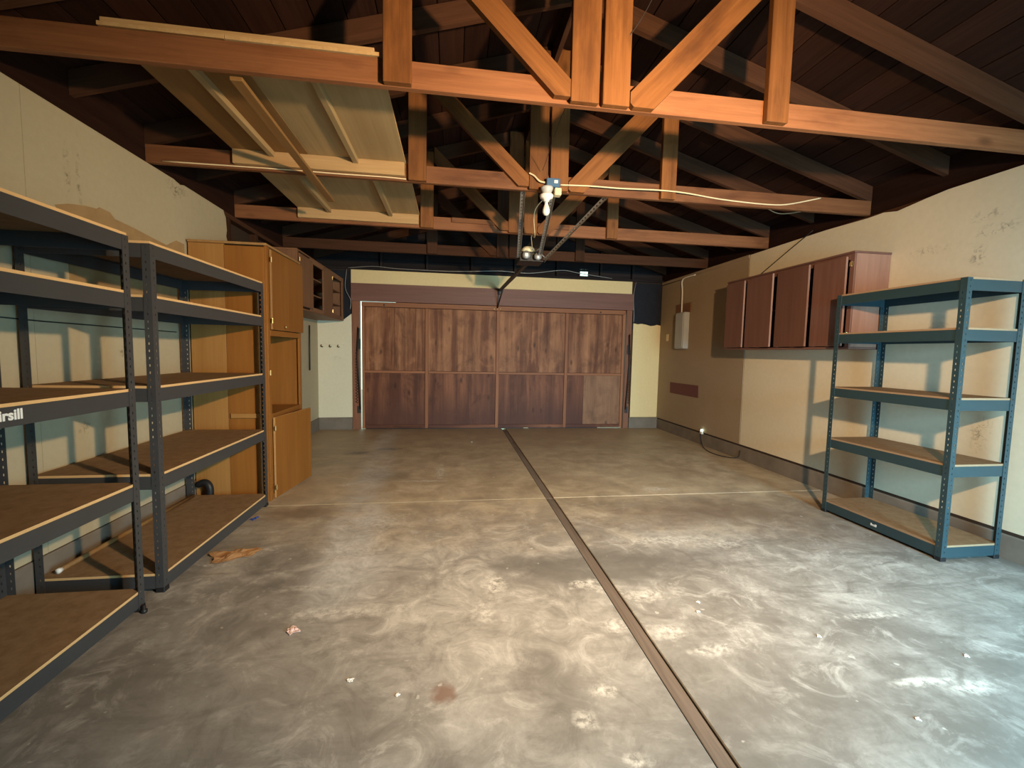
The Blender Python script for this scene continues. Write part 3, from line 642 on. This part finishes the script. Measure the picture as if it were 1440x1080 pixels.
for i in range(4):
    a, b = XS[i]+(.043 if i == 0 else .0285), XS[i+1]-(.0285 if i < 3 else .043)
    slab('door_rail', (a, 7.428, .958), (b, YP-.0005, .997), M['door_rail'], gd, 'X', .003)
    slab('door_rail', (a, 7.428, .012), (b, YP-.0005, .07), M['door_lo'], gd, 'X', .003)
slab('leak_backing', (DX0, 7.4645, .012), (DX1, 7.472, 2.125), M['wall_dark'], gd, 'X', 0)  # sheet added behind the panels to stop light leaking through their seams
slab('top_rail', (DX0, 7.412, 2.062), (DX1, 7.464, 2.137), M['door_rail'], gd, 'X', .004)
slab('weather_strip', (DX0+.05, 7.44, .0), (1.27, 7.462, .0115), M['black'], gd, 'X', 0); slab('weather_strip', (1.36, 7.44, .0), (2.64, 7.462, .0115), M['black'], gd, 'X', 0)
for dx in (-.055, 0, .055): lathe('bolt', [(.012, 0), (.012, .008), (.006, .012)], (.765+dx, 7.412, 2.09), M['brass'], gd, (0, -1, 0), 10)
for x in (-1.13, 2.62): lathe('bolt', [(.014, 0), (.014, .008), (.007, .012)], (x, 7.412, 2.09), M['dark_steel'], gd, (0, -1, 0), 10)
# side hardware: pivot arms with lift springs on both jambs
for x, lab in ((-1.54, 'black spring and pivot arm on the jamb by the coat hooks'), (3.165, 'black spring and pivot arm on the jamb near the electric panel')):
    t = thing('door_spring', lab, 'spring hardware', (x, 7.39, 0))
    s = 1 if x > 0 else -1
    tube('arm', [(x, 7.388, 1.70), (x+.02*s, 7.385, 1.2), (x-.02*s, 7.388, .35)], .014, M['dark_steel'], t)
    pts = [(x+.028*s+.014*math.cos(a*.9), 7.372+.014*math.sin(a*.9), .45+a*.0068) for a in range(0, 130)]
    tube('spring_coil', pts, .0045, M['black'], t, sides=5)
    tube('hanger_rod', [(x+.028*s, 7.372, 1.33), (x+.01*s, 7.38, 1.72)], .005, M['black'], t)
    wbox('pivot_plate', (x-.03, 7.396, 1.35), (x+.03, 7.4035, 1.52), M['dark_steel'], t)
    wbox('pivot_plate', (x-.03, 7.396, .28), (x+.03, 7.4035, .40), M['dark_steel'], t)

# ------------------------------------------------------------------ opener, rail, struts
op = thing('door_opener', 'ceiling-hung garage door opener motor with dark rail and perforated straps', 'door opener', (.835, 4.72, 2.32))
wbox('chassis', (.71, 4.64, 2.338), (.975, 4.90, 2.350), M['black'], op)
wbox('housing', (.72, 4.72, 2.3505), (.965, 4.96, 2.46), M['black'], op, .012)
lathe('motor_can', [(.040, 0), (.044, .008), (.044, .07), (.038, .08)], (.785, 4.712, 2.405), M['galv'], op, (0, -1, 0), 20)
lathe('motor_can', [(.038, 0), (.042, .008), (.042, .065), (.036, .075)], (.915, 4.712, 2.395), M['galv'], op, (0, -1, 0), 20)
wbox('rating_label', (.767, 4.6285, 2.388), (.803, 4.6315, 2.420), M['white_plastic'], op)
lathe('light_lens', [(.075, 0), (.075, .035), (.055, .06), (.0, .066)], (.83, 4.80, 2.4605), M['cream_lens'], op, (0, 0, 1), 24)
board('rail', (.835, 4.97, 2.372), (.800, 7.36, 2.40), .045, .04, (0, 0, 1), M['dark_steel'], op)
board('header_bracket', (.80, 7.365, 2.33), (.80, 7.365, 2.43), .06, .05, (0, -1, 0), M['dark_steel'], op)
tube('door_arm', [(.806, 7.02, 2.36), (.79, 7.2, 2.26), (.765, 7.40, 2.11)], .013, M['dark_steel'], op)
lathe('sprocket', [(.03, 0), (.04, .005), (.04, .012), (.02, .016)], (.835, 5.02, 2.385), M['galv'], op, (0, 0, 1), 16)
def strap(p0, p1, parent):
    p0, p1 = Vector(p0), Vector(p1); L = (p1-p0).length; n = int(L/.045); w_ = .032; hw = .010; hl = .020
    bm = bmesh.new()
    ys = [-w_/2, -hw/2, hw/2, w_/2]
    for i in range(n):
        a = i*L/n; b = (i+1)*L/n; mm = (a+b)/2; zs = [a, mm-hl/2, mm+hl/2, b]
        for u in range(3):
            for v in range(3):
                if u == 1 and v == 1: continue
                bm.faces.new([bm.verts.new(c) for c in ((zs[v], ys[u], 0), (zs[v+1], ys[u], 0), (zs[v+1], ys[u+1], 0), (zs[v], ys[u+1], 0))])
    # folded flange that makes it an angle
    bm.faces.new([bm.verts.new(c) for c in ((0, w_/2, 0), (L, w_/2, 0), (L, w_/2, .022), (0, w_/2, .022))])
    bmesh.ops.remove_doubles(bm, verts=bm.verts[:], dist=1e-5); bmesh.ops.recalc_face_normals(bm, faces=bm.faces[:])
    bmesh.ops.solidify(bm, geom=bm.faces[:], thickness=.0025)
    x = (p1-p0).normalized(); y = Vector((0, -1, 0)).cross(x).normalized(); z = x.cross(y)
    MM = Matrix((x, y, z)).transposed().to_4x4(); MM.translation = p0
    return meshobj('perforated_strap', bm_mesh(bm, 'strap'), M['galv'], parent, MM)
strap((.562, TY[1]+.022, 2.70), (.695, 4.64, 2.37), op); strap((.822, TY[1]+.022, 2.70), (.93, 4.66, 2.40), op); strap((1.295, TY[1]+.022, 2.70), (.985, 4.66, 2.36), op)
tube('cord', [(.79, TY[1]-.06, 2.66), (.70, 3.75, 2.58), (.76, 4.05, 2.44), (.80, 4.45, 2.56), (.86, 4.7, 2.47)], .004, M['romex'], op, curve=True)
tube('cord', [(.90, 4.72, 2.46), (.98, 4.66, 2.52), (.93, 4.62, 2.44), (.99, 4.64, 2.38)], .005, M['galv'], op, curve=True)

# bulb holder and blue outlet box on the second truss
YF = TY[1]-.059
lh = thing('lamp_holder', 'unlit bulb in a porcelain holder under a blue outlet box on the truss', 'lamp', (.79, YF, 2.66))
wbox('outlet_box', (.735, YF-.06, 2.675), (.845, YF-.001, 2.745), M['blue_box'], lh, .004)
wbox('label_plate', (.795, YF-.0625, 2.705), (.825, YF-.0605, 2.728), M['white_plastic'], lh)
wbox('receptacle', (.797, YF-.09, 2.605), (.85, YF-.03, 2.662), M['romex'], lh, .004)
lathe('holder', [(.05, 0), (.052, .012), (.034, .05), (.028, .055)], (.740, YF-.045, 2.6735), M['grey_paint'], lh, (0, 0, -1), 24)
lathe('porcelain_ring', [(.05, 0), (.056, .01), (.05, .028), (.026, .04), (.022, .055)], (.738, YF-.045, 2.617), M['white_plastic'], lh, (0, 0, -1), 24)
lathe('bulb', [(.013, 0), (.014, .02), (.024, .045), (.030, .068), (.029, .085), (.018, .104), (.0, .11)], (.738, YF-.045, 2.561), M['bulb'], lh, (0, 0, -1), 24)
c = tube('electrical_cable', [(.600, YF-.006, 2.79), (.64, YF-.02, 2.765), (.68, YF-.03, 2.725), (.726, YF-.03, 2.715)], .007, M['romex'], curve=True); tag(c, 'short cream cable stub curling from the brace into the blue box', 'cable')
c = tube('electrical_cable', [(.856, YF-.02, 2.710), (1.10, YF-.012, 2.722), (1.366, YF-.012, 2.722), (1.7, YF-.02, 2.728), (1.94, YF-.006, 2.728), (2.25, TY[1]-.03, 2.715), (2.47, TY[1]-.03, 2.703), (2.75, TY[1]-.03, 2.697), (2.95, TY[1]-.03, 2.712), (3.27, TY[1]-.03, 2.787)], .006, M['romex'], curve=True); tag(c, 'long cream cable running from the blue box along the truss chord', 'cable')
c = tube('electrical_cable', [(-2.1, TY[1]-.026, 2.685), (-1.2, TY[1]-.026, 2.690), (-.9, TY[1]-.026, 2.688), (-.55, TY[1]-.026, 2.690), (-.37, TY[1]-.026, 2.686)], .005, M['romex'], curve=True); tag(c, 'thin cream cable along the chord below the pale plywood platform', 'cable')
c = tube('loose_wire', [(3.15, 4.15, 2.93), (3.35, 4.15, 2.85), (3.55, 4.1, 2.86), (3.66, 4.05, 2.89)], .004, M['romex'], curve=True); tag(c, 'curved pale wire hanging under the roof boards over the white wall', 'wire')
c = tube('wall_cable', [(XR-.006, 4.15, 2.70), (XR-.006, 4.5, 2.55), (XR-.006, 4.97, 2.34)], .005, M['wire_dark'], curve=True); tag(c, 'thin dark cable slanting down the white wall to the red-brown cabinet', 'cable')
c = tube('thin_wire', [(1.15, TY[0]-.07, 3.5), (.93, TY[0]-.07, 3.05), (.70, 2.6, 2.9), (.70, YF-.05, 2.80)], .002, M['wire_dark'], curve=True); tag(c, 'hair-thin dark wire drooping past the centre post to the blue box', 'wire')
c = tube('back_wire', [(-1.70, 7.385, 2.67), (-1.3, 7.38, 2.71), (-.9, 7.38, 2.69), (-.2, 7.38, 2.685), (.27, 7.38, 2.70), (.8, 7.385, 2.73), (1.31, 7.38, 2.715), (1.88, 7.38, 2.79), (2.2, 7.385, 2.755), (2.8, 7.385, 2.69)], .006, M['galv'], curve=True); tag(c, 'grey cable sagging along the top of the yellow header', 'cable')
c = tube('felt_wire', [(-1.72, 7.40, 2.66), (-1.74, 7.38, 2.35), (-1.66, 7.39, 2.15), (-1.67, 7.395, 2.0)], .005, M['galv'], curve=True); tag(c, 'pale wire dangling beside the brown header beam and dark felt', 'wire')
c = tube('dangling_cord', [(3.26, 7.40, 2.65), (3.215, 7.385, 2.40), (3.235, 7.385, 2.1), (3.24, 7.395, 1.93)], .005, M['galv'], curve=True); tag(c, 'pale cord hanging along the black felt patch near the electric panel', 'cord')

# ------------------------------------------------------------------ right wall things
ep = thing('electric_panel', 'pale grey electric panel box with conduit on the tan wall', 'electric panel', (3.72, 6.6, 1.46))
wbox('box', (3.68, 6.46, 1.462), (XR-.0065, 6.72, 2.05), M['grey_paint'], ep, .006)
wbox('cover', (3.668, 6.475, 1.48), (3.6795, 6.705, 2.035), M['grey_paint'], ep, .004)
wbox('backing_board', (3.755, 6.42, 2.051), (XR-.0065, 6.86, 2.20), M['brown_cab'], ep)
tube('conduit', [(3.745, 6.66, 2.05), (3.745, 6.67, 2.40), (3.748, 6.70, 2.56), (3.74, 6.60, 2.61), (3.74, 6.3, 2.61)], .011, M['white_plastic'], ep, curve=True)
tag(wbox('wall_plate', (XR-.016, 7.10, 1.60), (XR-.0065, 7.18, 1.72), M['romex'], None, .003), 'small cream wall plate beside the electric panel', 'wall plate')
se = thing('plug_in_lamp', 'small glowing plug at the foot of the tan wall', 'night light', (3.74, 5.93, .19))
wbox('body', (3.735, 5.905, .172), (XR-.0125, 5.955, .215), M['white_plastic'], se, .004)
lathe('lens', [(.016, 0), (.018, .012), (.012, .026), (.0, .03)], (3.752, 5.93, .2155), M['led'], se, (0, 0, 1), 14)
c = tube('floor_cord', [(3.745, 5.95, .165), (3.74, 5.9, .05), (3.68, 5.75, .007), (3.60, 5.50, .007), (3.60, 5.28, .007), (3.68, 5.14, .007), (3.75, 5.08, .03), (3.76, 5.06, .12)], .006, M['wire_dark'], curve=True); tag(c, 'dark cord looping over the floor below the glowing plug', 'cord')

# ------------------------------------------------------------------ left and back small things
hk = thing('coat_hooks', 'pale rail with three dark coat hooks on the cream back wall', 'hook rail', (-2.0, YB, 1.39))
slab('rail', (-2.18, YB-.012, 1.405), (-1.78, YB-.0005, 1.425), M['wall_bw'], hk, 'X')
for x in (-2.13, -2.0, -1.87): tube('hook', [(x, YB-.014, 1.412), (x, YB-.035, 1.39), (x+.02, YB-.05, 1.375), (x+.035, YB-.05, 1.385)], .007, M['dark_steel'], hk, curve=True)
tag(tube('hanging_rod', [(XL+.014, 6.97, 1.70), (XL+.014, 6.96, 1.35), (XL+.016, 6.95, 1.01)], .012, M['dark_steel']), 'dark metal rod hanging on the wall under the brown wall cabinet', 'rod')
c = tube('wall_wire', [(XL+.005, 2.40, 1.472), (XL+.005, 2.64, 1.466), (XL+.005, 3.2, 1.462), (XL+.005, 3.77, 1.457)], .0035, M['wire_dark']); tag(c, 'thin black wire stretched along the wall behind the charcoal racks', 'wire')
c = tube('pipe_elbow', [(-2.12, 3.87, .18), (-2.06, 3.86, .20), (-2.02, 3.85, .16), (-2.02, 3.85, .06), (-2.02, 3.85, .0)], .028, M['black'], curve=True, sides=12); tag(c, 'short black pipe elbow at the floor between rack and tall cabinet', 'pipe')
po_ = thing('wooden_pole', 'thin brown pole with a white tip lying along the back of the bottom shelf', 'pole', (-2.10, 3.15, .107))
tube('shaft', [(-2.10, 2.56, .1205), (-2.10, 3.76, .1205)], .014, M['ply_brown'], po_); tube('tip', [(-2.10, 2.535, .1205), (-2.10, 2.5595, .1205)], .0145, M['white_plastic'], po_)
tag(slab('leaning_board', (XL+.03, 4.76, .0), (XL+.045, 4.95, 1.02), M['ply'], None, 'Z'), 'narrow plywood offcut leaning on the wall past the tall cabinet', 'board')

# ------------------------------------------------------------------ floor litter
def crumple(name, c, sx, sy, h, mat, label, cat, rot=0, seed=1, n=12):
    rnd = random.Random(seed); bm = bmesh.new(); g = []
    ph = [rnd.uniform(0, 6.3) for _ in range(6)]
    for i in range(n+1):
        row = []
        for j in range(n+1):
            u, v = i/n*2-1, j/n*2-1; rr = 1+.18*math.sin(3*math.atan2(v, u)+ph[0])+.1*math.sin(7*math.atan2(v, u)+ph[1])
            x, y = u*sx*rr, v*sy*rr
            z = .004+h*abs(math.sin(3*u+ph[2]+1.5*v)*math.cos(2.4*v+ph[3]))*(1-.4*max(abs(u), abs(v)))+.15*h*rnd.random()
            row.append(bm.verts.new((x, y, z)))
        g.append(row)
    for i in range(n):
        for j in range(n): bm.faces.new((g[i][j], g[i+1][j], g[i+1][j+1], g[i][j+1]))
    bmesh.ops.recalc_face_normals(bm, faces=bm.faces[:]); bmesh.ops.solidify(bm, geom=bm.faces[:], thickness=.002)
    mn = min(v.co.z for v in bm.verts)
    for v in bm.verts: v.co.z -= mn
    return tag(meshobj(name, bm_mesh(bm, name), mat, None, Matrix.Translation(c) @ Matrix.Rotation(rot, 4, 'Z')), label, cat)
crumple('paper_scrap', (-1.372, 2.89, .0005), .125, .055, .035, M['leather'], 'crumpled brown paper scrap on the floor beside the rack foot', 'scrap', .35, 3)
crumple('pink_scrap', (-.742, 2.07, .0005), .022, .028, .012, M['pinkchip'], 'small pinkish white scrap lying on the bare concrete', 'scrap', .6, 5, 6)
crumple('blue_scrap', (-1.53, 3.52, .0005), .035, .016, .010, M['blue_scrap'], 'small blue scrap under the edge of the charcoal rack', 'scrap', 1.2, 8, 6)
lathe_b = lathe('rack_bolt', [(.012, 0), (.014, .004), (.014, .016), (.008, .018), (.007, .04)], (-1.53, 2.30, .0), M['black'], None, (0, 0, 1), 10); tag(lathe_b, 'small black bolt standing on the floor by the rack corner', 'bolt')
for i, (x, y, s) in enumerate([(-.40, 1.72, .012), (1.78, 1.75, .010), (1.35, 2.08, .009), (1.30, 2.0, .009), (2.35, 1.55, .010), (.30, 6.3, .016), (1.75, 1.28, .008), (-.2, 1.62, .008)]):
    crumple('paint_chip', (x, y, .0005), s, s*.8, .005, M['chip'], 'tiny white paint chip lying loose on the concrete floor', 'paint chip', i, 20+i, 4)['group'] = 'white paint chips on the floor'

# ------------------------------------------------------------------ clamp work lamp that lights the room (hangs beside the viewer)
hl_ = thing('work_lamp', 'lit work lamp with a metal reflector hanging on a cord from the rafters', 'lamp', KEY_POS)
kv = Vector(KEY_POS); ka = Vector(KEY_AIM).normalized()
tube('cord', [kv-ka*.20, kv-ka*.30+Vector((0, 0, .12)), (kv.x, kv.y-.1, 2.8), (kv.x, .455, zr(kv.x)+.03)], .004, M['wire_dark'], hl_, curve=True)
lathe('socket', [(.016, 0), (.022, .01), (.022, .07), (.03, .085)], kv-ka*.21, M['black'], hl_, ka, 16)
lathe('bulb', [(.014, 0), (.015, .02), (.026, .05), (.032, .07), (.028, .088), (.014, .10), (.0, .102)], kv-ka*.125, M['lit'], hl_, ka, 20)
lathe_r = bmesh.new(); prof = [(.030, -.125), (.060, -.11), (.095, -.075), (.125, -.028), (.127, -.028), (.097, -.078), (.062, -.114), (.030, -.128)]
rings = [[lathe_r.verts.new((r*math.cos(math.pi*k/14), r*math.sin(math.pi*k/14), h)) for k in range(28)] for r, h in prof]
for A, B in zip(rings, rings[1:]+rings[:1]):
    for k in range(28): lathe_r.faces.new((A[k], A[(k+1) % 28], B[(k+1) % 28], B[k]))
xx = ka.orthogonal().normalized(); MM = Matrix((xx, ka.cross(xx), ka)).transposed().to_4x4(); MM.translation = kv
meshobj('reflector', bm_mesh(lathe_r, 'reflector', True), M['galv'], hl_, MM)
pl = bpy.data.lights.new('work_light', 'SPOT'); pl.energy = KEY_W; pl.color = KEY_COL; pl.shadow_soft_size = .05; pl.spot_size = math.radians(142); pl.spot_blend = 1.0
po = bpy.data.objects.new('work_light', pl); COL.objects.link(po); po.location = KEY_POS; po.rotation_euler = ka.to_track_quat('-Z', 'Y').to_euler()
